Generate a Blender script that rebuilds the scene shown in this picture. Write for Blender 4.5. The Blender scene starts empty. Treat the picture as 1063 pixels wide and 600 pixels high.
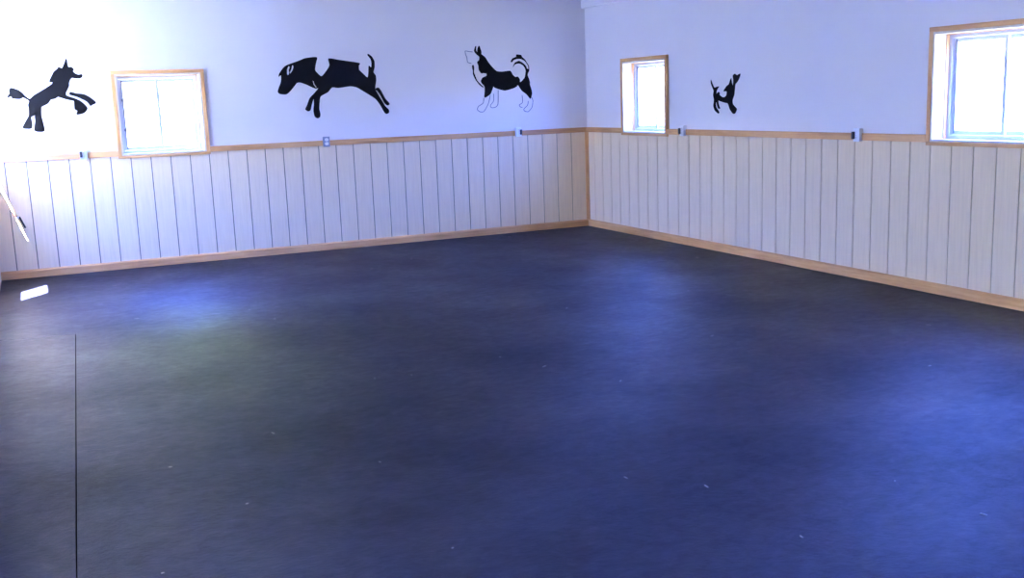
# Dog daycare playroom: black rubber floor, beige grooved wainscot, bluish white walls with dog silhouettes
import bpy, bmesh, math, random
from mathutils import Vector, Matrix
random.seed(7)
SC = bpy.context.scene
COL = SC.collection
POODLE_BODY = [(-6.04,2.22),(-6.038,2.163),(-6.03,2.132),(-6.003,2.134),(-5.984,2.113),(-5.994,2.095),(-5.976,2.069),(-5.939,2.052),(-5.911,2.059),(-5.908,2.043),(-5.929,2.026),(-5.972,2.027),(-6.005,2.033),(-6.028,2.012),(-6.044,1.976),(-6.045,1.95),(-6.063,1.914),(-6.083,1.88),(-6.083,1.852),(-6.051,1.834),(-6.002,1.816),(-5.953,1.789),(-5.919,1.756),(-5.892,1.714),(-5.928,1.67),(-5.995,1.657),(-5.982,1.692),(-6.008,1.712),(-6.005,1.771),(-6.008,1.797),(-6.071,1.813),(-6.128,1.834),(-6.159,1.845),(-6.189,1.826),(-6.232,1.818),(-6.261,1.78),(-6.324,1.749),(-6.332,1.724),(-6.339,1.657),(-6.33,1.578),(-6.327,1.5),(-6.41,1.507),(-6.394,1.6),(-6.392,1.659),(-6.364,1.716),(-6.374,1.707),(-6.396,1.669),(-6.435,1.645),(-6.432,1.582),(-6.443,1.534),(-6.518,1.538),(-6.495,1.585),(-6.456,1.646),(-6.446,1.67),(-6.441,1.719),(-6.443,1.767),(-6.429,1.809),(-6.484,1.848),(-6.513,1.833),(-6.583,1.839),(-6.589,1.863),(-6.629,1.851),(-6.601,1.888),(-6.604,1.917),(-6.584,1.939),(-6.521,1.914),(-6.489,1.884),(-6.466,1.853),(-6.424,1.823),(-6.385,1.856),(-6.279,1.917),(-6.201,1.967),(-6.19,1.992),(-6.22,1.997),(-6.204,2.031),(-6.17,2.088),(-6.131,2.12),(-6.12,2.135),(-6.085,2.125)]
POODLE_LEG = [(-6.04,1.878),(-6.027,1.882),(-5.98,1.866),(-5.912,1.857),(-5.86,1.827),(-5.801,1.771),(-5.838,1.75),(-5.856,1.74),(-5.888,1.787),(-5.976,1.837),(-6.041,1.859)]
HOUND_BODY = [(-3.425,2.188),(-3.483,2.191),(-3.564,2.181),(-3.626,2.158),(-3.697,2.135),(-3.779,2.107),(-3.82,2.075),(-3.864,2.018),(-3.872,1.987),(-3.847,2.003),(-3.845,1.969),(-3.854,1.921),(-3.881,1.863),(-3.894,1.821),(-3.871,1.798),(-3.803,1.791),(-3.75,1.831),(-3.695,1.892),(-3.672,1.915),(-3.633,1.917),(-3.565,1.892),(-3.497,1.858),(-3.465,1.846),(-3.433,1.847),(-3.482,1.794),(-3.541,1.738),(-3.574,1.663),(-3.598,1.62),(-3.57,1.596),(-3.541,1.608),(-3.522,1.671),(-3.497,1.732),(-3.494,1.678),(-3.506,1.598),(-3.496,1.535),(-3.465,1.513),(-3.438,1.527),(-3.431,1.56),(-3.44,1.623),(-3.423,1.738),(-3.401,1.765),(-3.324,1.803),(-3.274,1.853),(-3.198,1.845),(-3.061,1.86),(-2.984,1.845),(-2.922,1.808),(-2.866,1.773),(-2.769,1.708),(-2.716,1.637),(-2.676,1.56),(-2.648,1.531),(-2.616,1.543),(-2.616,1.578),(-2.658,1.621),(-2.697,1.691),(-2.75,1.783),(-2.767,1.824),(-2.749,1.92),(-2.753,1.975),(-2.776,2.009),(-2.759,2.064),(-2.757,2.131),(-2.783,2.186),(-2.825,2.217),(-2.832,2.203),(-2.799,2.159),(-2.791,2.112),(-2.798,2.064),(-2.826,2.086),(-2.834,2.011),(-2.848,1.95),(-2.896,1.992),(-2.943,2.04),(-2.944,2.088),(-2.931,2.115),(-3.03,2.134),(-3.169,2.155),(-3.293,2.175),(-3.286,2.103),(-3.321,2.045),(-3.387,1.978),(-3.435,2.017),(-3.458,2.052),(-3.443,2.125)]
HOUND_LEG = [(-2.758,1.812),(-2.755,1.823),(-2.726,1.83),(-2.699,1.795),(-2.653,1.704),(-2.605,1.647),(-2.628,1.631),(-2.663,1.663),(-2.708,1.755),(-2.741,1.801)]
HOUND_SLITS = [[(-3.755,2.097),(-3.743,2.088),(-3.755,2.054),(-3.752,2.03),(-3.765,2.001),(-3.777,2.016),(-3.773,2.064)],[(-3.714,2.106),(-3.7,2.096),(-3.711,2.057),(-3.74,2.02),(-3.745,2.03),(-3.724,2.067)],[(-3.491,1.931),(-3.483,1.926),(-3.474,1.891),(-3.454,1.861),(-3.463,1.859),(-3.484,1.891)]]
HUSKY_BODY = [(-1.44,2.291),(-1.425,2.262),(-1.412,2.219),(-1.413,2.191),(-1.367,2.157),(-1.323,2.09),(-1.272,2.032),(-1.221,1.987),(-1.146,1.978),(-1.039,1.986),(-1.008,1.94),(-0.972,1.91),(-0.939,1.914),(-0.913,1.88),(-0.914,1.846),(-0.886,1.859),(-0.847,1.898),(-0.835,1.936),(-0.828,1.984),(-0.842,2.023),(-0.873,2.057),(-0.916,2.073),(-0.971,2.064),(-0.999,2.031),(-0.975,2.079),(-0.948,2.092),(-0.915,2.102),(-0.873,2.081),(-0.831,2.047),(-0.81,2.007),(-0.787,1.998),(-0.786,1.978),(-0.807,1.935),(-0.787,1.876),(-0.778,1.838),(-0.781,1.818),(-0.759,1.749),(-0.755,1.7),(-0.777,1.642),(-0.825,1.696),(-0.892,1.746),(-0.939,1.814),(-0.959,1.797),(-1.008,1.776),(-1.117,1.753),(-1.202,1.773),(-1.254,1.792),(-1.269,1.806),(-1.294,1.755),(-1.32,1.712),(-1.393,1.675),(-1.386,1.748),(-1.387,1.809),(-1.418,1.845),(-1.432,1.873),(-1.409,1.912),(-1.356,1.933),(-1.355,1.962),(-1.396,1.969),(-1.423,1.967),(-1.453,2.007),(-1.456,2.055),(-1.47,2.098),(-1.442,2.126),(-1.441,2.163),(-1.46,2.178),(-1.49,2.207),(-1.505,2.235),(-1.487,2.282),(-1.477,2.285),(-1.481,2.244),(-1.467,2.213),(-1.46,2.254)]
HUSKY_TAIL = [(-1.024,2.098),(-1.001,2.132),(-0.951,2.15),(-0.944,2.178),(-0.885,2.17),(-0.875,2.148),(-0.839,2.119),(-0.818,2.085),(-0.844,2.109),(-0.893,2.13),(-0.946,2.129),(-0.991,2.115),(-1.012,2.093)]
HUSKY_TAIL_LINE = [(-0.818,2.085),(-0.789,2.039),(-0.786,1.983)]
HUSKY_CHEST = [(-1.529,2.066),(-1.525,2.009),(-1.523,1.961),(-1.49,1.885),(-1.444,1.832),(-1.406,1.801)]
HUSKY_FACE = [(-1.525,2.22),(-1.574,2.225),(-1.62,2.232),(-1.616,2.189),(-1.602,2.156),(-1.595,2.101),(-1.548,2.085)]
HUSKY_FEET = [[(-1.403,1.671),(-1.415,1.611),(-1.478,1.574),(-1.494,1.536),(-1.462,1.509),(-1.414,1.508),(-1.379,1.549),(-1.343,1.609),(-1.315,1.703)],[(-1.271,1.718),(-1.275,1.632),(-1.321,1.578),(-1.302,1.551),(-1.25,1.558),(-1.218,1.595),(-1.208,1.76)],[(-0.889,1.689),(-0.887,1.601),(-0.932,1.572),(-0.914,1.546),(-0.889,1.54)],[(-0.807,1.616),(-0.82,1.564),(-0.87,1.522),(-0.862,1.495),(-0.812,1.486),(-0.761,1.536),(-0.744,1.614),(-0.757,1.659)]]
PUPPY_BODY = [(2.69,1.771),(2.717,1.728),(2.746,1.693),(2.789,1.696),(2.83,1.701),(2.811,1.683),(2.789,1.658),(2.786,1.624),(2.818,1.645),(2.84,1.636),(2.84,1.615),(2.883,1.593),(2.919,1.589),(2.955,1.605),(2.965,1.634),(2.962,1.651),(2.913,1.652),(2.919,1.664),(2.962,1.701),(2.998,1.716),(3.019,1.753),(3.039,1.777),(3.046,1.736),(3.067,1.702),(3.076,1.735),(3.075,1.768),(3.067,1.801),(3.095,1.818),(3.137,1.803),(3.184,1.818),(3.184,1.797),(3.15,1.749),(3.108,1.718),(3.099,1.669),(3.088,1.611),(3.061,1.562),(3.067,1.52),(3.124,1.479),(3.13,1.462),(3.103,1.429),(3.068,1.429),(3.019,1.47),(2.983,1.529),(2.934,1.537),(2.861,1.552),(2.818,1.56),(2.826,1.514),(2.848,1.48),(2.818,1.48),(2.796,1.522),(2.789,1.548),(2.774,1.531),(2.782,1.489),(2.833,1.442),(2.818,1.429),(2.76,1.459),(2.733,1.506),(2.745,1.566),(2.73,1.617),(2.739,1.659),(2.717,1.694),(2.691,1.737)]

# ------------------------------------------------------------------ room sizes (metres)
LX = -6.90          # inner face of the left wall
FY = -15.0          # inner face of the front wall (behind the camera)
CZ = 3.05           # ceiling
RAIL_B, RAIL_T = 1.2, 1.26
DRY = 0.012         # drywall sits this far behind the wainscot face
TH = 0.20           # wall thickness

# wall-local frame (u along the wall left to right seen from inside, d outward depth, z up) -> world
AX = {
    'back':  lambda u, d, z: Vector((u, d, z)),
    'right': lambda u, d, z: Vector((d, -u, z)),
    'left':  lambda u, d, z: Vector((LX - d, u, z)),
    'front': lambda u, d, z: Vector((-u, FY - d, z)),
}

# ------------------------------------------------------------------ materials
def new_mat(name):
    m = bpy.data.materials.new(name); m.use_nodes = True
    nt = m.node_tree
    return m, nt, nt.nodes['Principled BSDF']

def node(nt, kind, **kw):
    n = nt.nodes.new(kind)
    for k, v in kw.items():
        if k in n.inputs: n.inputs[k].default_value = v
        else: setattr(n, k, v)
    return n

def coords(nt, scale=(1, 1, 1), rot=(0, 0, 0)):
    tc = nt.nodes.new('ShaderNodeTexCoord'); mp = nt.nodes.new('ShaderNodeMapping')
    mp.inputs['Scale'].default_value = scale; mp.inputs['Rotation'].default_value = rot
    nt.links.new(tc.outputs['Object'], mp.inputs['Vector'])
    return mp.outputs['Vector']

def ramp(nt, fac, stops):
    r = nt.nodes.new('ShaderNodeValToRGB')
    e = r.color_ramp.elements
    while len(e) < len(stops): e.new(0.5)
    for el, (p, c) in zip(e, stops):
        el.position = p; el.color = (*c, 1)
    nt.links.new(fac, r.inputs['Fac'])
    return r.outputs['Color']

def noisy(name, c0, c1, scale, rough=0.5, vec_scale=(1, 1, 1), detail=4, bump=0.0, bump_scale=None, spec=0.5):
    m, nt, b = new_mat(name)
    v = coords(nt, vec_scale)
    n = node(nt, 'ShaderNodeTexNoise', Scale=scale, Detail=detail, Roughness=0.6)
    nt.links.new(v, n.inputs['Vector'])
    nt.links.new(ramp(nt, n.outputs['Fac'], [(0.3, c0), (0.7, c1)]), b.inputs['Base Color'])
    b.inputs['Roughness'].default_value = rough
    b.inputs['Specular IOR Level'].default_value = spec
    if bump:
        n2 = node(nt, 'ShaderNodeTexNoise', Scale=bump_scale or scale, Detail=3)
        nt.links.new(v, n2.inputs['Vector'])
        bp = node(nt, 'ShaderNodeBump', Strength=bump, Distance=0.01)
        nt.links.new(n2.outputs['Fac'], bp.inputs['Height'])
        nt.links.new(bp.outputs['Normal'], b.inputs['Normal'])
    return m

M = {}
M['drywall'] = noisy('painted_drywall', (0.80, 0.745, 0.71), (0.82, 0.765, 0.73), 1.3, 0.6, bump=0.05, bump_scale=160)
M['ceiling'] = noisy('ceiling_paint', (0.22, 0.20, 0.18), (0.28, 0.25, 0.22), 1.0, 0.8)
M['vinyl'] = noisy('shade_greyed_vinyl', (0.60, 0.62, 0.66), (0.66, 0.68, 0.71), 3, 0.4)  # greyed below white to imitate shade on the window frames
M['jamb'] = noisy('pale_pine', (0.60, 0.50, 0.36), (0.70, 0.60, 0.45), 5, 0.5, (4, 4, 0.6))
M['gasket'] = noisy('grey_gasket', (0.16, 0.18, 0.22), (0.22, 0.24, 0.28), 20, 0.6)
M['steel'] = noisy('galvanised_steel', (0.20, 0.24, 0.30), (0.30, 0.34, 0.40), 60, 0.45)
M['plastic'] = noisy('white_plastic', (0.84, 0.84, 0.84), (0.88, 0.88, 0.87), 10, 0.35)
M['slot'] = noisy('dark_slot', (0.02, 0.02, 0.025), (0.04, 0.04, 0.045), 10, 0.6)
M['decal'] = noisy('black_vinyl_film', (0.004, 0.0045, 0.006), (0.007, 0.0075, 0.010), 5, 0.75, spec=0.08)
M['line'] = noisy('grey_line_film', (0.16, 0.17, 0.21), (0.28, 0.29, 0.34), 8, 0.6, spec=0.2)
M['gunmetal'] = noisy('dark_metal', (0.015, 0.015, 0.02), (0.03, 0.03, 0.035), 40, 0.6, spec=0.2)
M['bark'] = noisy('bark', (0.10, 0.07, 0.05), (0.20, 0.15, 0.11), 6, 0.9)
M['leaf'] = noisy('sunlit_leaves', (0.04, 0.07, 0.025), (0.11, 0.16, 0.065), 3.0, 0.8, spec=0.2)
M['redwood'] = noisy('reddish_wood', (0.10, 0.025, 0.018), (0.16, 0.045, 0.03), 30, 0.5)
M['pale'] = noisy('pale_shavings', (0.20, 0.19, 0.18), (0.34, 0.32, 0.30), 30, 0.7)
M['subfloor'] = noisy('dark_subfloor', (0.004, 0.004, 0.006), (0.008, 0.008, 0.010), 5, 0.95, spec=0.0)

def wood(name, along):
    """pine: grain stretched along one axis"""
    m, nt, b = new_mat(name)
    s = [9, 9, 9]; s[along] = 0.55
    v = coords(nt, s)
    n = node(nt, 'ShaderNodeTexNoise', Scale=3.0, Detail=5, Roughness=0.65)
    nt.links.new(v, n.inputs['Vector'])
    s2 = [1, 1, 1]; s2[along] = 0.45
    n2 = node(nt, 'ShaderNodeTexNoise', Scale=2.2, Detail=2)
    nt.links.new(coords(nt, s2), n2.inputs['Vector'])
    mx = node(nt, 'ShaderNodeMath', operation='MULTIPLY_ADD'); mx.inputs[1].default_value = 0.55
    nt.links.new(n.outputs['Fac'], mx.inputs[0])
    ml = node(nt, 'ShaderNodeMath', operation='MULTIPLY'); ml.inputs[1].default_value = 0.45
    nt.links.new(n2.outputs['Fac'], ml.inputs[0]); nt.links.new(ml.outputs[0], mx.inputs[2])
    c = ramp(nt, mx.outputs[0], [(0.30, WOOD[0]), (0.48, WOOD[1]), (0.68, WOOD[2])])
    nt.links.new(c, b.inputs['Base Color'])
    b.inputs['Roughness'].default_value = 0.5
    b.inputs['Specular IOR Level'].default_value = 0.3
    return m
WOOD = [(0.36, 0.16, 0.06), (0.64, 0.33, 0.125), (0.80, 0.47, 0.20)]
M['wood_x'], M['wood_y'], M['wood_z'] = wood('pine_along_x', 0), wood('pine_along_y', 1), wood('pine_upright', 2)

def panel_mat():
    m, nt, b = new_mat('beige_grooved_panel')
    n = node(nt, 'ShaderNodeTexNoise', Scale=6.0, Detail=5, Roughness=0.7)
    nt.links.new(coords(nt, (7, 7, 0.35)), n.inputs['Vector'])
    nt.links.new(ramp(nt, n.outputs['Fac'], [(0.28, PANEL[0]), (0.5, PANEL[1]), (0.72, PANEL[2])]), b.inputs['Base Color'])
    b.inputs['Roughness'].default_value = 0.6
    b.inputs['Specular IOR Level'].default_value = 0.35
    bp = node(nt, 'ShaderNodeBump', Strength=0.25, Distance=0.004)
    nt.links.new(n.outputs['Fac'], bp.inputs['Height']); nt.links.new(bp.outputs['Normal'], b.inputs['Normal'])
    return m
PANEL = [(0.77, 0.60, 0.375), (0.83, 0.65, 0.41), (0.87, 0.69, 0.44)]
M['panel'] = panel_mat()
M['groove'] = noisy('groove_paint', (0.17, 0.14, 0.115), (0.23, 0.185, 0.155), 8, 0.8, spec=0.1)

def floor_mat():
    m, nt, b = new_mat('black_rubber')
    v = coords(nt)
    big = node(nt, 'ShaderNodeTexNoise', Scale=0.8, Detail=5, Roughness=0.6)
    nt.links.new(v, big.inputs['Vector'])
    fine = node(nt, 'ShaderNodeTexNoise', Scale=15.0, Detail=9, Roughness=0.85)
    nt.links.new(coords(nt, (0.7, 1, 1), (0, 0, -0.35)), fine.inputs['Vector'])
    mix = node(nt, 'ShaderNodeMath', operation='MULTIPLY_ADD'); mix.inputs[1].default_value = 0.5
    nt.links.new(big.outputs['Fac'], mix.inputs[0])
    half = node(nt, 'ShaderNodeMath', operation='MULTIPLY'); half.inputs[1].default_value = 0.5
    nt.links.new(fine.outputs['Fac'], half.inputs[0]); nt.links.new(half.outputs[0], mix.inputs[2])
    base = ramp(nt, mix.outputs[0], [(0.33, FLOOR[0]), (0.5, FLOOR[1]), (0.68, FLOOR[2])])
    # pale flecks in the rubber crumb
    fl = node(nt, 'ShaderNodeTexVoronoi', Scale=55.0)
    nt.links.new(v, fl.inputs['Vector'])
    fr = ramp(nt, fl.outputs['Distance'], [(0.05, (1, 1, 1)), (0.09, (0, 0, 0))])
    rnd = node(nt, 'ShaderNodeMath', operation='GREATER_THAN'); rnd.inputs[1].default_value = 0.955
    sep = nt.nodes.new('ShaderNodeSeparateColor'); nt.links.new(fl.outputs['Color'], sep.inputs[0])
    nt.links.new(sep.outputs[0], rnd.inputs[0])
    mm = node(nt, 'ShaderNodeMath', operation='MULTIPLY')
    nt.links.new(fr, mm.inputs[0]); nt.links.new(rnd.outputs[0], mm.inputs[1])
    mc = nt.nodes.new('ShaderNodeMix'); mc.data_type = 'RGBA'
    nt.links.new(mm.outputs[0], mc.inputs[0]); nt.links.new(base, mc.inputs[6]); mc.inputs[7].default_value = (0.16, 0.16, 0.17, 1)
    nt.links.new(mc.outputs[2], b.inputs['Base Color'])
    rr = node(nt, 'ShaderNodeMapRange'); rr.inputs['From Min'].default_value = 0.3; rr.inputs['From Max'].default_value = 0.7
    rr.inputs['To Min'].default_value = FLOOR_R[0]; rr.inputs['To Max'].default_value = FLOOR_R[1]
    nt.links.new(mix.outputs[0], rr.inputs['Value']); nt.links.new(rr.outputs['Result'], b.inputs['Roughness'])
    b.inputs['Specular IOR Level'].default_value = FLOOR_S; b.inputs['IOR'].default_value = 1.5
    b.inputs['Specular Tint'].default_value = (*FLOOR_T, 1)
    bn = node(nt, 'ShaderNodeTexNoise', Scale=45.0, Detail=7, Roughness=0.8)
    nt.links.new(v, bn.inputs['Vector'])
    bp = node(nt, 'ShaderNodeBump', Strength=0.45, Distance=0.008)
    nt.links.new(bn.outputs['Fac'], bp.inputs['Height']); nt.links.new(bp.outputs['Normal'], b.inputs['Normal'])
    return m
FLOOR = [(0.003, 0.003, 0.007), (0.007, 0.0075, 0.016), (0.016, 0.017, 0.032)]
FLOOR_R = (0.64, 0.32); FLOOR_S = 0.24; FLOOR_T = (0.50, 0.58, 1.0)
M['floor'] = floor_mat()

def glass_mat():
    m, nt, b = new_mat('clear_glass')
    out = nt.nodes['Material Output']
    t = nt.nodes.new('ShaderNodeBsdfTransparent'); g = nt.nodes.new('ShaderNodeBsdfGlossy')
    g.inputs['Roughness'].default_value = 0.02
    mx = nt.nodes.new('ShaderNodeMixShader'); mx.inputs[0].default_value = 0.04
    nt.links.new(t.outputs[0], mx.inputs[1]); nt.links.new(g.outputs[0], mx.inputs[2])
    nt.links.new(mx.outputs[0], out.inputs['Surface'])
    return m
M['glass'] = glass_mat()

def blind_mat(name, tint):
    m, nt, b = new_mat(name)
    out = nt.nodes['Material Output']
    t = nt.nodes.new('ShaderNodeBsdfTranslucent'); t.inputs['Color'].default_value = (*tint, 1)
    d = nt.nodes.new('ShaderNodeBsdfDiffuse'); d.inputs['Color'].default_value = (0.70, 0.79, 0.88, 1)
    mx = nt.nodes.new('ShaderNodeMixShader'); mx.inputs[0].default_value = 0.15
    nt.links.new(t.outputs[0], mx.inputs[1]); nt.links.new(d.outputs[0], mx.inputs[2])
    nt.links.new(mx.outputs[0], out.inputs['Surface'])
    return m
M['blind'] = blind_mat('thin_white_blind', (0.70, 0.78, 0.86))
M['thick_blind'] = blind_mat('lined_white_blind', (0.58, 0.64, 0.70))

# ------------------------------------------------------------------ mesh helpers
def mk(name, bm, mats, parent=None, bevel=0.0, smooth=False):
    bmesh.ops.recalc_face_normals(bm, faces=bm.faces[:])
    me = bpy.data.meshes.new(name)
    bm.to_mesh(me); bm.free()
    for m in (mats if isinstance(mats, (list, tuple)) else [mats]): me.materials.append(m)
    o = bpy.data.objects.new(name, me); COL.objects.link(o)
    if parent: o.parent = parent
    if smooth:
        for p in me.polygons: p.use_smooth = True
    if bevel:
        b = o.modifiers.new('bevel', 'BEVEL'); b.width = bevel; b.segments = 2; b.limit_method = 'ANGLE'
    return o

def empty(name, loc=(0, 0, 0)):
    o = bpy.data.objects.new(name, None); COL.objects.link(o); o.location = loc
    o.empty_display_size = 0.1
    return o

def tag(o, label, cat, group=None):
    o['label'] = label; o['category'] = cat
    if group: o['group'] = group
    return o

def struct(o):
    o['kind'] = 'structure'; return o

def box(bm, f, u0, u1, d0, d1, z0, z1, mi=0):
    """a box in a wall's local frame"""
    v = [bm.verts.new(f(u, d, z)) for u in (u0, u1) for d in (d0, d1) for z in (z0, z1)]
    for q in ((0, 1, 3, 2), (4, 6, 7, 5), (0, 4, 5, 1), (2, 3, 7, 6), (0, 2, 6, 4), (1, 5, 7, 3)):
        fc = bm.faces.new([v[i] for i in q]); fc.material_index = mi

def wbox(bm, x0, x1, y0, y1, z0, z1, mi=0):
    box(bm, lambda u, d, z: Vector((u, d, z)), x0, x1, y0, y1, z0, z1, mi)

def cyl(bm, p, q, r, n=16, r2=None):
    p, q = Vector(p), Vector(q); a = (q - p).normalized()
    s = a.orthogonal().normalized(); t = a.cross(s)
    r2 = r if r2 is None else r2
    A = [bm.verts.new(p + r * (math.cos(2*math.pi*i/n) * s + math.sin(2*math.pi*i/n) * t)) for i in range(n)]
    B = [bm.verts.new(q + r2 * (math.cos(2*math.pi*i/n) * s + math.sin(2*math.pi*i/n) * t)) for i in range(n)]
    for i in range(n):
        bm.faces.new((A[i], A[(i+1) % n], B[(i+1) % n], B[i]))
    bm.faces.new(A[::-1]); bm.faces.new(B)

def wall(name, axis, u0, u1, z1, holes, d0=DRY, th=TH):
    """wall slab with rectangular holes (u0,u1,z0,z1), one mesh"""
    f = AX[axis]; bm = bmesh.new()
    us = sorted({u0, u1, *[h[0] for h in holes], *[h[1] for h in holes]})
    zs = sorted({0.0, z1, *[h[2] for h in holes], *[h[3] for h in holes]})
    for a, b in zip(us, us[1:]):
        run = None
        for c, d in zip(zs, zs[1:]):
            hole = any(h[0] <= (a+b)/2 <= h[1] and h[2] <= (c+d)/2 <= h[3] for h in holes)
            if not hole:
                box(bm, f, a, b, d0, th, c, d)
    bmesh.ops.remove_doubles(bm, verts=bm.verts[:], dist=1e-5)
    # drop the doubled inner faces between neighbouring boxes
    bm.verts.index_update(); seen = {}
    for fc in bm.faces[:]:
        k = tuple(sorted(v.index for v in fc.verts))
        seen.setdefault(k, []).append(fc)
    bmesh.ops.delete(bm, geom=[x for l in seen.values() if len(l) > 1 for x in l], context='FACES_ONLY')
    return struct(mk(name, bm, M['drywall']))

# ------------------------------------------------------------------ windows
def window(name, axis, u0, u1, z0, z1, depth=0.165, latch=False, woodmat='wood_x'):
    """u0..u1, z0..z1: opening inside the casing. Horizontal slider set deep in a pine-lined opening."""
    f = AX[axis]
    root = struct(empty(name, f((u0+u1)/2, 0, z0)))
    inv = Matrix.Translation(-root.location)
    def part(nm, bm, mat, par=None, bevel=0.0):
        o = mk(nm, bm, mat, None, bevel)
        o.data.transform(inv)
        o.parent = par or root
        return o
    w, p0, p1 = 0.038, -0.020, DRY
    bm = bmesh.new()
    box(bm, f, u0-w, u1+w, p0, p1, z1, z1+w); box(bm, f, u0-w, u1+w, p0, p1, z0-w*0.75, z0)
    part('casing', bm, M[woodmat], bevel=0.003)
    for a, b in ((u0-w, u0), (u1, u1+w)):
        bm = bmesh.new(); box(bm, f, a, b, p0, p1, z0, z1); part('casing', bm, M['wood_z'], bevel=0.003)
    t = 0.018
    bm = bmesh.new()
    box(bm, f, u0, u0+t, p0+0.004, depth, z0, z1); box(bm, f, u1-t, u1, p0+0.004, depth, z0, z1)
    box(bm, f, u0+t, u1-t, p0+0.004, depth, z1-t, z1); box(bm, f, u0+t, u1-t, p0+0.004, depth, z0, z0+t)
    part('jamb', bm, M['jamb'])
    bm = bmesh.new(); t2 = t+0.007; e0_, e1_ = depth-0.062, depth-0.031
    box(bm, f, u0+t, u0+t2, e0_, e1_, z0+t, z1-t); box(bm, f, u1-t2, u1-t, e0_, e1_, z0+t, z1-t)
    box(bm, f, u0+t2, u1-t2, e0_, e1_, z1-t2, z1-t)
    part('stop', bm, M['wood_z'], bevel=0.002)
    a, b, c, d = u0+t, u1-t, z0+t, z1-t
    # vinyl outer frame
    fw = 0.030
    bm = bmesh.new()
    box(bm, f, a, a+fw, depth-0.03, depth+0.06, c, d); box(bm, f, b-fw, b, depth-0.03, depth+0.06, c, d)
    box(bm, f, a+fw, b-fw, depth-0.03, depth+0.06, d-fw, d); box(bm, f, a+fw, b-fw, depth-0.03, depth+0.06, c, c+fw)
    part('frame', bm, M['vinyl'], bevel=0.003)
    # two sashes, the left one on the inner track
    m = (a+b)/2
    sw = 0.032
    for k, (s0, s1, e0) in enumerate(((a+fw+0.002, m+sw/2, depth-0.008), (m-sw/2, b-fw-0.002, depth+0.024))):
        q0, q1, e1 = c+fw+0.002, d-fw-0.002, e0+0.026
        bm = bmesh.new()
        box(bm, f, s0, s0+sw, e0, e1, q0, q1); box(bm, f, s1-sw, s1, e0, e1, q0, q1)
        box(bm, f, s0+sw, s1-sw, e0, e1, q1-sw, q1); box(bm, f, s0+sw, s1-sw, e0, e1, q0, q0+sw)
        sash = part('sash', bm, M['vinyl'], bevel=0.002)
        bm = bmesh.new()
        e = (e0+e1)/2
        box(bm, f, s0+sw, s1-sw, e-0.002, e+0.002, q0+sw, q1-sw)
        part('pane', bm, M['glass'], sash)
        if k == 0:
            bm = bmesh.new()
            g = s0+sw+ (0.0 if not latch else 0.0)
            box(bm, f, g-0.010, g+0.002, e0-0.006, e0+0.001, q0+0.01, q1-0.01)
            if latch:
                for zz in (q0 + (q1-q0)*0.29, q0 + (q1-q0)*0.71):
                    box(bm, f, g-0.022, g+0.004, e0-0.022, e0+0.001, zz-0.014, zz+0.014)
            part('pull_rail' if latch else 'seal_strip', bm, M['gasket'], sash)
    # backing so that no daylight leaks between the vinyl frame and the wall
    return root

def hole(u0, u1, z0, z1): return (u0, u1, z0, z1)

W1 = (-5.597, -4.722, 1.205, 2.052)          # u = x on the back wall
W2 = (0.930, 1.856, 1.205, 2.030)            # u = -y on the right wall
W3 = (5.675, 6.745, 1.205, 2.048)
W5 = (-2.45, -1.06, 2.09, 2.96)             # left wall, unseen high window added to brighten the room, blind drawn
W6 = (-10.3, -9.1, 0.30, 2.10)             # left wall, unseen window added as fill for the right wall, blind drawn
W4 = (-1.00, -0.06, 1.235, 2.35)             # left wall, close to the corner, blind drawn
DOOR = (-2.02, -1.02, 0.0, 2.05)             # left wall, half-glazed door under it
BIG = (9.2, 11.4, 0.0, 2.30)                  # right wall, unseen open doorway added as fill light

wall('wall_back', 'back', LX-TH, TH, CZ, [W1])
wall('wall_right', 'right', -DRY, -FY, CZ, [W2, W3, BIG])
wall('wall_left', 'left', FY, DRY, CZ, [W4, W5, W6, DOOR], d0=0.0)
wall('wall_front', 'front', 0, -LX+TH, CZ, [], d0=0.0)
window('window_1', 'back', *W1, latch=True)
window('window_2', 'right', *W2, woodmat='wood_y')
window('window_3', 'right', *W3, woodmat='wood_y')

bm = bmesh.new(); wbox(bm, LX-TH, TH, FY-TH, TH, CZ, CZ+0.1)
struct(mk('ceiling', bm, M['ceiling']))

# ------------------------------------------------------------------ left wall: blind-covered window and half-glazed door (both just out of view)
f = AX['left']
def blind_window(name, W, z_near, z_far, cloth='thick_blind', at=-0.016):
    """plain fixed window with a thin white blind; z_near/z_far: height of the blind's lower edge at the corner end and at the far end"""
    a, b, c, d = W
    root = struct(empty(name, f((a+b)/2, 0, c)))
    inv = Matrix.Translation(-root.location)
    bm = bmesh.new()
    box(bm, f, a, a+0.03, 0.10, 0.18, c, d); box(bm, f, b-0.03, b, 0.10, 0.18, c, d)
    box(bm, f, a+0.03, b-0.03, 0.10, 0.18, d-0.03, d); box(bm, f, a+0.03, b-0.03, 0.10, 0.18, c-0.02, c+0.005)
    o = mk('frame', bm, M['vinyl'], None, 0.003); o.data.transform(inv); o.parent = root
    bl = bmesh.new()
    o_ = 0.02 if at < 0 else -0.002            # hung on the wall face, or fitted inside the recess
    pts = [(a-o_, z_far), (b+o_, z_near), (b+o_, d+o_), (a-o_, d+o_)]
    vs = [bl.verts.new(f(u, dd, z)) for dd in (at, at+0.002) for u, z in pts]
    for q in ((0, 1, 2, 3), (7, 6, 5, 4), (0, 4, 5, 1), (1, 5, 6, 2), (2, 6, 7, 3), (3, 7, 4, 0)): bl.faces.new([vs[i] for i in q])
    o = mk('blind', bl, M[cloth]); o.data.transform(inv); o.parent = root
    bm = bmesh.new(); cyl(bm, f(a-o_, at-0.019, d+o_-0.02), f(b+o_, at-0.019, d+o_-0.02), 0.018, 16)
    o = mk('roller', bm, M['plastic']); o.data.transform(inv); o.parent = root
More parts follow.
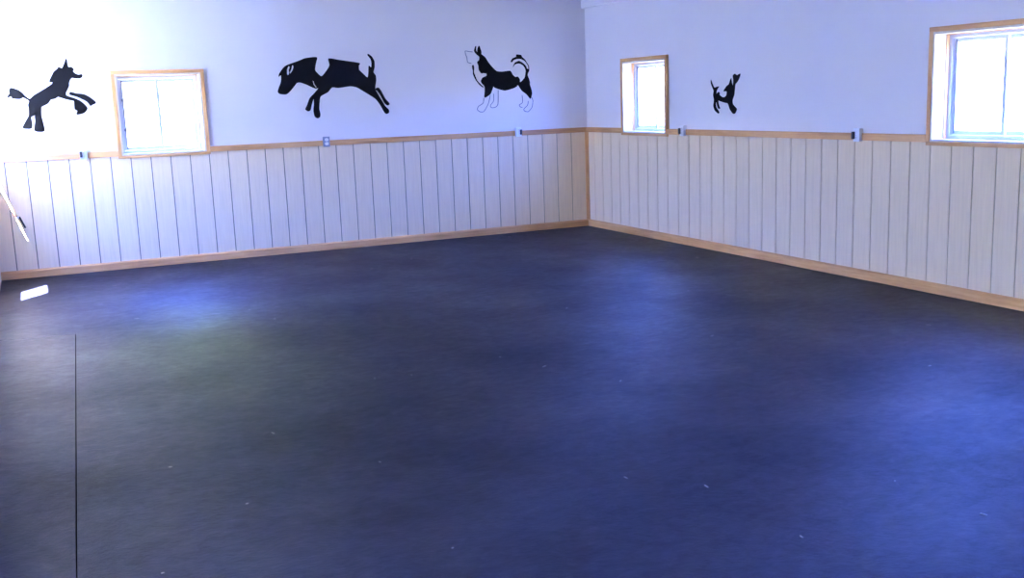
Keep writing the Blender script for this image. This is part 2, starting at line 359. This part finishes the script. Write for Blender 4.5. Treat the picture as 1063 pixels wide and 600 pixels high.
slope = 0.055/0.28                       # the blind by the corner hangs crooked and leaves a thin wedge of sun above the sill
lift = 0.09 * 2.84                      # the blind sits 9 cm inside the recess; the sill's edge cuts the beam from below
blind_window('window_4', W4, W4[2] + lift + slope*(W4[1] + 0.57), W4[2] + lift + slope*(W4[0] + 0.57), at=0.09)
blind_window('fill_window_5', W5, W5[2]+0.006, W5[2]+0.006, 'blind', 0.09)
blind_window('fill_window_6', W6, W6[2]+0.006, W6[2]+0.006, 'blind', 0.09)

d1 = struct(empty('door_1', f((DOOR[0]+DOOR[1])/2, 0, 0)))
G = (-1.80, -1.235, 0.60, 1.38)
bm = bmesh.new()
a, b, c, d = DOOR
d_in, d_out = 0.012, 0.052
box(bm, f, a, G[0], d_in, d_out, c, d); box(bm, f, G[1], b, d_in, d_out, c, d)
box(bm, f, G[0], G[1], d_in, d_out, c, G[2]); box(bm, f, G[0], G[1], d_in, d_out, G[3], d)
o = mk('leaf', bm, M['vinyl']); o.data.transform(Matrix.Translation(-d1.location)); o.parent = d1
bm = bmesh.new(); box(bm, f, G[0], G[1], 0.030, 0.034, G[2], G[3])
o = mk('pane', bm, M['glass']); o.data.transform(Matrix.Translation(-d1.location)); o.parent = d1

# ------------------------------------------------------------------ grooved wainscot
def wainscot(name, axis, u_first, step, n, ua, ub, cuts):
    """vertical boards with V-ish grooves; cuts = window openings whose lower edge dips below the rail"""
    f = AX[axis]; bm = bmesh.new()
    gw = 0.0095
    edges = [u_first + step*k for k in range(n)]
    lo = ua
    def strip(x0, x1, dd, mi):
        xs = sorted({x0, x1, *[min(max(c, x0), x1) for cu in cuts for c in (cu[0]-0.038, cu[1]+0.038)]})
        for p, q in zip(xs, xs[1:]):
            z_top = RAIL_B + 0.02
            for cu in cuts:
                if cu[0]-0.038 < (p+q)/2 < cu[1]+0.038: z_top = cu[2]-0.0285
            box(bm, f, p, q, dd, DRY, 0.02, z_top, mi)
    for e in edges:
        strip(lo, e-gw/2, 0.0, 0)
        strip(e-gw/2, e+gw/2, 0.0085, 1)
        lo = e+gw/2
    strip(lo, ub, 0.0, 0)
    return struct(mk(name, bm, [M['panel'], M['groove']]))
# left edge to corner on the back wall: grooves at x = -(0.0246 + 0.2032 k)
ks = list(range(33, 0, -1))
wainscot('trim_1', 'back', -(0.0246+0.2032*33), 0.2032, 33, LX, 0.0, [W1])
wainscot('trim_2', 'right', -0.0287+0.2111, 0.2111, 43, 0.0, BIG[0]-0.05, [W2, W3])

def left_panels():
    f = AX['left']; bm = bmesh.new(); lo = FY
    for k, e in enumerate([FY + 0.2032*k for k in range(1, 74)] + [-0.001]):
        for a, b, dd, mi in ((lo, e-0.00375, -0.012, 0), (e-0.00375, e+0.00375, -0.0035, 1)):
            if k == 73 and mi: continue
            xs = sorted({a, b, *[min(max(c, a), b) for W in (W4, W5, W6, DOOR) for c in (W[0], W[1])]})
            for p, q in zip(xs, xs[1:]):
                top = RAIL_B + 0.03
                for W in (W4, W5, W6, DOOR):
                    if W[0] < (p+q)/2 < W[1]: top = min(top, W[2]-0.06)
                if top > 0.05: box(bm, f, p, q, dd, -0.0002, 0.0, top, mi)
        lo = e+0.00375
    return struct(mk('trim_7', bm, [M['panel'], M['groove']]))
left_panels()

# ------------------------------------------------------------------ chair rail, baseboards, corner strip, upper board
OUT_BACK = [-5.975, -3.393, -0.976]
OUT_RIGHT = [2.221, 4.889]
def rail(name, axis, u0, u1, gaps, mat):
    f = AX[axis]; bm = bmesh.new()
    lo = u0
    for g0, g1 in sorted(gaps) + [(u1, u1)]:
        # boards are butt-jointed
        if g0 - lo > 0.01: box(bm, f, lo, g0, -0.020, DRY-0.0005, RAIL_B, RAIL_T)
        lo = g1
    return struct(mk(name, bm, mat, None, 0.003))
hb = 0.039
rail('trim_3', 'back', LX, -0.021, [(u-hb, u+hb) for u in OUT_BACK] + [(W1[0]-0.038, W1[1]+0.038)], M['wood_x'])
rail('trim_4', 'right', 0.0, BIG[0]-0.05, [(u-hb, u+hb) for u in OUT_RIGHT] + [(W2[0]-0.038, W2[1]+0.038), (W3[0]-0.038, W3[1]+0.038)], M['wood_y'])
def baseboard(name, axis, u0, u1, mat):
    f = AX[axis]; bm = bmesh.new()
    prof = [(0.0, 0.0), (-0.019, 0.0), (-0.019, 0.070), (-0.006, 0.086), (0.0, 0.086)]
    A = [bm.verts.new(f(u0, d, z)) for d, z in prof]; B = [bm.verts.new(f(u1, d, z)) for d, z in prof]
    n = len(prof)
    for i in range(n): bm.faces.new((A[i], A[(i+1) % n], B[(i+1) % n], B[i]))
    bm.faces.new(A); bm.faces.new(B[::-1])
    return struct(mk(name, bm, mat))
baseboard('baseboard_back', 'back', LX+0.012, -0.019, M['wood_x'])
baseboard('baseboard_right', 'right', 0.0, BIG[0]-0.05, M['wood_y'])
bm = bmesh.new()
wbox(bm, -0.034, -0.0005, -0.016, -0.0005, 0.0865, RAIL_B); wbox(bm, -0.016, -0.0005, -0.040, -0.0165, 0.0865, RAIL_B)
struct(mk('trim_5', bm, M['wood_z'], None, 0.003))
bm = bmesh.new(); wbox(bm, -0.040, DRY-0.0005, FY+0.02, DRY-0.0005, 2.725, CZ-0.001)
struct(mk('trim_6', bm, M['drywall'], None, 0.004))

# ------------------------------------------------------------------ floor: rubber sheet with one inset mat, dark subfloor showing in the seams
MAT = [(-6.885, -3.246), (-6.313, -3.345), (-6.419, -6.081), (-6.515, -8.60), (-6.885, -8.60)]
def flat(name, polys, z0, z1, mat):
    bm = bmesh.new()
    for P in polys:
        A = [bm.verts.new((x, y, z1)) for x, y in P]; B = [bm.verts.new((x, y, z0)) for x, y in P]
        n = len(P)
        bm.faces.new(A); bm.faces.new(B[::-1])
        for i in range(n): bm.faces.new((A[i], B[i], B[(i+1) % n], A[(i+1) % n]))
    return mk(name, bm, mat)
gs, gt = 0.007, 0.009           # side seam and top seam widths
cx, cy = -6.313, -3.345
main = [
    [(LX, DRY), (LX, -3.240+gt), (cx+gs, cy+gt), (TH*0, cy+gt-0.02), (0.0, DRY)],
    [(cx+gs, cy+gt), (-6.419+gs, -6.081), (-6.515+gs, -8.60), (-6.515+gs, FY), (0.0, FY), (0.0, cy+gt-0.02)],
    [(LX, -8.606), (LX, FY), (-6.515+gs, FY), (-6.515+gs, -8.606)],
]
struct(flat('floor', main, -0.012, 0.0, M['floor']))
bm = bmesh.new(); wbox(bm, LX-TH, TH, FY-TH, TH, -0.15, -0.012)
struct(mk('floor_slab', bm, M['subfloor']))
tag(flat('rubber_mat', [MAT], -0.012, 0.0, M['floor']), 'black rubber mat set into the floor at lower left, edged by a thin dark seam', 'mat')

# ------------------------------------------------------------------ outlets on the rail
def outlet(axis, u, label, steel_plate, dark_block=0):
    f = AX[axis]
    zc = 1.246
    root = empty('electrical_outlet', f(u, DRY, zc))
    inv = Matrix.Translation(-root.location)
    def part(nm, bm, mat, par=None, bevel=0.0):
        o = mk(nm, bm, mat, None, bevel); o.data.transform(inv); o.parent = par or root; return o
    bm = bmesh.new(); box(bm, f, u-0.034, u+0.034, -0.040, 0.0, zc-0.053, zc+0.053); part('junction_box', bm, M['steel'] if steel_plate else M['plastic'], bevel=0.004)
    bm = bmesh.new(); box(bm, f, u-0.037, u+0.037, -0.0445, -0.040, zc-0.057, zc+0.057)
    cover = part('cover_plate', bm, M['steel'] if steel_plate else M['plastic'], bevel=0.003)
    for s in (-1, 1):
        bm = bmesh.new(); zz = zc + s*0.0225
        # rounded receptacle face
        ring = []
        for k in range(20):
            t = 2*math.pi*k/20
            ring.append((0.020*math.cos(t), max(-0.0165, min(0.0165, 0.020*math.sin(t)))))
        A = [bm.verts.new(f(u+x, -0.0445, zz+y)) for x, y in ring]; B = [bm.verts.new(f(u+x, -0.0475, zz+y)) for x, y in ring]
        for i in range(20): bm.faces.new((A[i], A[(i+1) % 20], B[(i+1) % 20], B[i]))
        bm.faces.new(A[::-1]); bm.faces.new(B)
        r = part('receptacle', bm, M['plastic'])
        bm = bmesh.new()
        for x in (-0.0065, 0.0065): box(bm, f, u+x-0.0011, u+x+0.0011, -0.0479, -0.0474, zz-0.002, zz+0.007)
        cyl(bm, f(u, -0.0474, zz-0.0085), f(u, -0.0479, zz-0.0085), 0.0024, 10)
        part('slots', bm, M['slot'], r)
    bm = bmesh.new(); cyl(bm, f(u, -0.0444, zc), f(u, -0.0462, zc), 0.0032, 10); part('screw', bm, M['steel'])
    if dark_block:  # small dark block over one side of the cover plate
        bm = bmesh.new(); c_ = u + dark_block*0.026
        box(bm, f, c_-0.013, c_+0.013, -0.066, -0.0447, zc-0.034, zc+0.028); part('dark_block', bm, M['slot'], bevel=0.004)
    tag(root, label, 'outlet', 'electrical outlets along the chair rail')
outlet('back', OUT_BACK[0], 'white outlet with small dark block on the rail under the leaping crested dog', False, -1)
outlet('back', OUT_BACK[1], 'grey plated double outlet on the rail under the leaping hound silhouette', True)
outlet('back', OUT_BACK[2], 'white outlet with small dark block on the rail under the standing husky', False, 1)
outlet('right', OUT_RIGHT[0], 'white outlet with small dark block on the rail between narrow window and puppy silhouette', False, -1)
outlet('right', OUT_RIGHT[1], 'white outlet with small dark block on the rail just left of the large right window', False, -1)

# ------------------------------------------------------------------ dog silhouettes
def smooth_loop(P, n=3, closed=True):
    out = []; N = len(P)
    rng = range(N) if closed else range(N-1)
    for i in rng:
        g = (lambda k: P[k % N]) if closed else (lambda k: P[max(0, min(N-1, k))])
        p0, p1, p2, p3 = g(i-1), g(i), g(i+1), g(i+2)
        # sharp corners stay sharp: weaken the tangents there
        for s in range(n):
            t = s/n; t2, t3 = t*t, t*t*t
            k = 0.35
            out.append(tuple((2*t3-3*t2+1)*p1[j] + (t3-2*t2+t)*k*(p2[j]-p0[j]) + (-2*t3+3*t2)*p2[j] + (t3-t2)*k*(p3[j]-p1[j]) for j in (0, 1)))
    if not closed: out.append(P[-1])
    return out

def grow(L, e):
    """push a closed outline outwards by e metres"""
    n = len(L); A = sum(L[i][0]*L[(i+1) % n][1] - L[(i+1) % n][0]*L[i][1] for i in range(n))
    sg = 1 if A > 0 else -1; out = []
    for i in range(n):
        a, b = Vector(L[i-1]), Vector(L[(i+1) % n]); t = (b-a)
        if t.length < 1e-6: out.append(L[i]); continue
        t.normalize(); out.append((L[i][0] + sg*t.y*e, L[i][1] - sg*t.x*e))
    return out

def slab(bm, f, loops, d0, d1):
    """filled outline (first loop) with holes (other loops), given a thickness"""
    eds = []
    for L in loops:
        vs = [bm.verts.new(f(u, d0, z)) for u, z in L]
        eds += [bm.edges.new((vs[i], vs[(i+1) % len(vs)])) for i in range(len(vs))]
    r = bmesh.ops.triangle_fill(bm, edges=eds, use_beauty=True)
    fs = [g for g in r['geom'] if isinstance(g, bmesh.types.BMFace)]
    ex = bmesh.ops.extrude_face_region(bm, geom=fs)
    off = f(0, d1, 0) - f(0, d0, 0)
    for g in ex['geom']:
        if isinstance(g, bmesh.types.BMVert): g.co += off

def ribbon(bm, f, P, w, d0, d1):
    P = smooth_loop(P, 4, False)
    n = len(P); Q = []
    for i in range(n):
        a, b = Vector(P[max(0, i-1)]), Vector(P[min(n-1, i+1)])
        t = (b-a).normalized(); nrm = Vector((-t.y, t.x))
        ww = w(i/(n-1)) if callable(w) else w
        Q.append((Vector(P[i]) + nrm*ww/2, Vector(P[i]) - nrm*ww/2))
    rows = [[bm.verts.new(f(p.x, d, p.y)) for p in (l, r) for d in (d0, d1)] for l, r in Q]
    for A, B in zip(rows, rows[1:]):
        bm.faces.new((A[1], A[3], B[3], B[1])); bm.faces.new((A[2], A[0], B[0], B[2]))
        bm.faces.new((A[0], A[1], B[1], B[0])); bm.faces.new((A[3], A[2], B[2], B[3]))
    bm.faces.new((rows[0][0], rows[0][2], rows[0][3], rows[0][1])); bm.faces.new((rows[-1][1], rows[-1][3], rows[-1][2], rows[-1][0]))

D0, D1 = DRY, DRY-0.003
def decal(name, axis, at, label):
    root = empty('dog_art_decal', AX[axis](at[0], DRY, at[1])); tag(root, label, 'wall decal', 'dog silhouettes on the walls')
    return root
def add(root, nm, bm, mat):
    o = mk(nm, bm, mat); o.data.transform(Matrix.Translation(-root.location)); o.parent = root; return o
fb, fr = AX['back'], AX['right']

r = decal('dog_decal', 'back', (-6.1, 1.9), 'black crested dog silhouette with tufted tail and feet leaping at far left')
bm = bmesh.new(); slab(bm, fb, [smooth_loop(POODLE_BODY)], D0, D1); ribbon(bm, fb, POODLE_BODY + [POODLE_BODY[0]], 0.011, D0, D1); add(r, 'body', bm, M['decal'])
bm = bmesh.new(); slab(bm, fb, [grow(smooth_loop(POODLE_LEG), 0.004)], D0, D1); add(r, 'front_leg', bm, M['decal'])

r = decal('dog_decal', 'back', (-3.3, 1.9), 'large black hound silhouette leaping left with head down, between window and husky')
bm = bmesh.new(); slab(bm, fb, [grow(smooth_loop(HOUND_BODY), 0.002)] + [smooth_loop(h) for h in HOUND_SLITS], D0, D1); add(r, 'body', bm, M['decal'])
bm = bmesh.new(); slab(bm, fb, [grow(smooth_loop(HOUND_LEG), 0.005)], D0, D1); add(r, 'hind_leg', bm, M['decal'])

r = decal('dog_decal', 'back', (-1.2, 1.8), 'standing black and white husky silhouette with curled tail and thin outlined feet')
bm = bmesh.new(); slab(bm, fb, [grow(smooth_loop(HUSKY_BODY), 0.002)], D0, D1); add(r, 'body', bm, M['decal'])
bm = bmesh.new(); slab(bm, fb, [grow(smooth_loop(HUSKY_TAIL), 0.004)], D0, D1); ribbon(bm, fb, HUSKY_TAIL_LINE, 0.010, D0, D1); add(r, 'tail', bm, M['decal'])
bm = bmesh.new(); ribbon(bm, fb, HUSKY_CHEST, lambda t: 0.013 + 0.014*math.sin(0.6+9*t)**2*(1-t), D0, D1); add(r, 'chest_line', bm, M['decal'])
bm = bmesh.new(); ribbon(bm, fb, HUSKY_FACE, 0.008, D0, D1); add(r, 'face_line', bm, M['line'])
for L in HUSKY_FEET:
    bm = bmesh.new(); ribbon(bm, fb, L, 0.008, D0, D1); add(r, 'foot_outline', bm, M['line'])

r = decal('dog_decal', 'right', (2.7, 1.75), 'small black puppy silhouette looking up, on the right-hand wall')
bm = bmesh.new(); slab(bm, fr, [grow(smooth_loop(PUPPY_BODY), 0.002)], D0, D1); add(r, 'body', bm, M['decal'])

# ------------------------------------------------------------------ small hook by the streak of sunlight
hk = empty('hanging_hook', (-6.665, 0.0, 0.62))
def hp(nm, bm, mat):
    o = mk(nm, bm, mat, None); o.data.transform(Matrix.Translation(-hk.location)); o.parent = hk; return o
bm = bmesh.new(); cyl(bm, (-6.722, -0.012, 0.705), (-6.668, -0.022, 0.632), 0.007, 12); hp('peg', bm, M['redwood'])
bm = bmesh.new(); cyl(bm, (-6.668, 0.001, 0.634), (-6.668, -0.030, 0.634), 0.014, 16, 0.012); hp('knob', bm, M['plastic'])
bm = bmesh.new(); cyl(bm, (-6.652, -0.014, 0.640), (-6.606, -0.014, 0.522), 0.0095, 12); hp('bar', bm, M['gunmetal'])
tag(hk, 'small grey metal hook with reddish peg on the wall beside the streak of sunlight', 'hook')

# ------------------------------------------------------------------ litter on the rubber
bm = bmesh.new()
for i in range(38):
    x, y = random.uniform(-6.2, -0.15), random.uniform(-9.5, -0.2)
    l, w, a = random.uniform(0.008, 0.035), random.uniform(0.002, 0.005), random.uniform(0, math.pi)
    c, s = math.cos(a), math.sin(a)
    P = [(x + c*p*l - s*q*w, y + s*p*l + c*q*w) for p, q in ((-.5, -.5), (.5, -.5), (.5, .5), (-.5, .5))]
    A = [bm.verts.new((px, py, 0.0035)) for px, py in P]; B = [bm.verts.new((px, py, 0.0003)) for px, py in P]
    bm.faces.new(A); bm.faces.new(B[::-1])
    for k in range(4): bm.faces.new((A[k], B[k], B[(k+1) % 4], A[(k+1) % 4]))
o = mk('floor_litter', bm, M['pale']); o['kind'] = 'stuff'
tag(o, 'scattered pale shavings and fluff on the dark rubber floor', 'litter')

# ------------------------------------------------------------------ tree line outside the back window (burnt out by the daylight, tints what the floor mirrors)
bm = bmesh.new()
for i in range(26):
    cx_, cy_, r_ = -15 + i*0.75 + random.uniform(-.3, .3), 12.5 + random.uniform(-1, 1.2), random.uniform(1.5, 2.2)
    top = random.uniform(4.6, 6.2)
    for zc in (4.1, 5.0, top+0.4-r_*0.6):
        m4 = Matrix.Translation((cx_ + random.uniform(-.5, .5), cy_ + random.uniform(-.4, .4), zc))
        q = bmesh.ops.create_icosphere(bm, subdivisions=3, radius=r_*random.uniform(.85, 1.1), matrix=m4)
        for v in q['verts']:
            c = m4.translation
            v.co += (v.co - c) * random.uniform(-0.14, 0.16)
for v in bm.verts:
    v.co.z = max(v.co.z, 2.75 + random.uniform(0, .15))
nf = len(bm.faces)
for x_ in (-13.5, -10.2, -7.4, -5.6, -1.9, 0.8, 3.1):
    cyl(bm, (x_, 12.4, -0.15), (x_ + 0.1, 12.5, 4.2), 0.16, 12, 0.10)
bm.faces.ensure_lookup_table()
for fc in bm.faces[nf:]: fc.material_index = 1
o = mk('tree_foliage', bm, [M['leaf'], M['bark']]); o['kind'] = 'stuff'
tag(o, 'sunlit green tree foliage outside the left-hand window, burnt out by the daylight', 'trees')

# ------------------------------------------------------------------ daylight
SUN_S = 280.0
wd = bpy.data.worlds.new('overcast_sky'); SC.world = wd; wd.use_nodes = True
nt = wd.node_tree; bg = nt.nodes['Background']
tc = nt.nodes.new('ShaderNodeTexCoord'); sx = nt.nodes.new('ShaderNodeSeparateXYZ'); nt.links.new(tc.outputs['Generated'], sx.inputs[0])
mr = nt.nodes.new('ShaderNodeMapRange'); mr.inputs['From Min'].default_value = -0.3; mr.inputs['From Max'].default_value = 0.7
nt.links.new(sx.outputs['Z'], mr.inputs['Value'])
# sunlit pale ground, white haze on the horizon, deep blue above
nt.links.new(ramp(nt, mr.outputs['Result'], [(0.0, (0.13, 0.155, 0.21)), (0.29, (0.17, 0.20, 0.31)), (0.315, (0.17, 0.23, 0.45)), (0.385, (0.10, 0.235, 1.2)), (1.0, (0.10, 0.21, 1.0))]), bg.inputs[0])
bg.inputs[1].default_value = 27.0
sd = bpy.data.lights.new('sun', 'SUN'); sd.energy = SUN_S; sd.color = (1.0, 0.97, 0.92); sd.angle = math.radians(0.53)
so = bpy.data.objects.new('sun', sd); COL.objects.link(so)
so.rotation_euler = Vector((1.0, 1.38, -2.84)).to_track_quat('-Z', 'Y').to_euler(); so.location = (-10, -10, 12)
def portal(axis, h, dd):
    f = AX[axis]; u0, u1, z0, z1 = h
    l = bpy.data.lights.new('sky_portal', 'AREA'); l.shape = 'RECTANGLE'; l.size = u1-u0; l.size_y = z1-z0
    l.cycles.is_portal = True
    o = bpy.data.objects.new('sky_portal', l); COL.objects.link(o)
    o.location = f((u0+u1)/2, dd, (z0+z1)/2)
    inward = f(0, -1, 0) - f(0, 0, 0)
    o.rotation_euler = inward.to_track_quat('-Z', 'Z').to_euler()
portal('back', W1, 0.24); portal('right', W2, 0.24); portal('right', W3, 0.24)
portal('left', W4, 0.22); portal('left', W5, 0.22); portal('left', W6, 0.22); portal('left', (G[0], G[1], G[2], G[3]), 0.22); portal('right', BIG, 0.22)

# ------------------------------------------------------------------ camera (matched to the photograph)
F_PX, CAM = 1090.638, (-6.47417, -11.92376, 1.66856)
YAW, PITCH, ROLL = 1.149143, 0.180408, -0.036413
fw = Vector((math.cos(YAW)*math.cos(PITCH), math.sin(YAW)*math.cos(PITCH), -math.sin(PITCH)))
rt = Vector((math.sin(YAW), -math.cos(YAW), 0)); up = rt.cross(fw)
r2 = math.cos(ROLL)*rt + math.sin(ROLL)*up; u2 = -math.sin(ROLL)*rt + math.cos(ROLL)*up
cd = bpy.data.cameras.new('camera'); cd.sensor_fit = 'HORIZONTAL'; cd.sensor_width = 36.0; cd.lens = F_PX/1063*36.0
cd.clip_start = 0.05; cd.clip_end = 200
co = bpy.data.objects.new('camera', cd); COL.objects.link(co)
mw = Matrix((r2, u2, -fw)).transposed().to_4x4(); mw.translation = Vector(CAM)
co.matrix_world = mw
SC.camera = co

SC.view_settings.view_transform = 'Standard'; SC.view_settings.look = 'None'
SC.view_settings.gamma = 1.0; SC.view_settings.use_curve_mapping = False
SC.view_settings.exposure = 1.74
SC.cycles.use_denoising = True
SC.cycles.max_bounces = 14; SC.cycles.diffuse_bounces = 8; SC.cycles.transparent_max_bounces = 12
SC.cycles.sample_clamp_indirect = 12.0
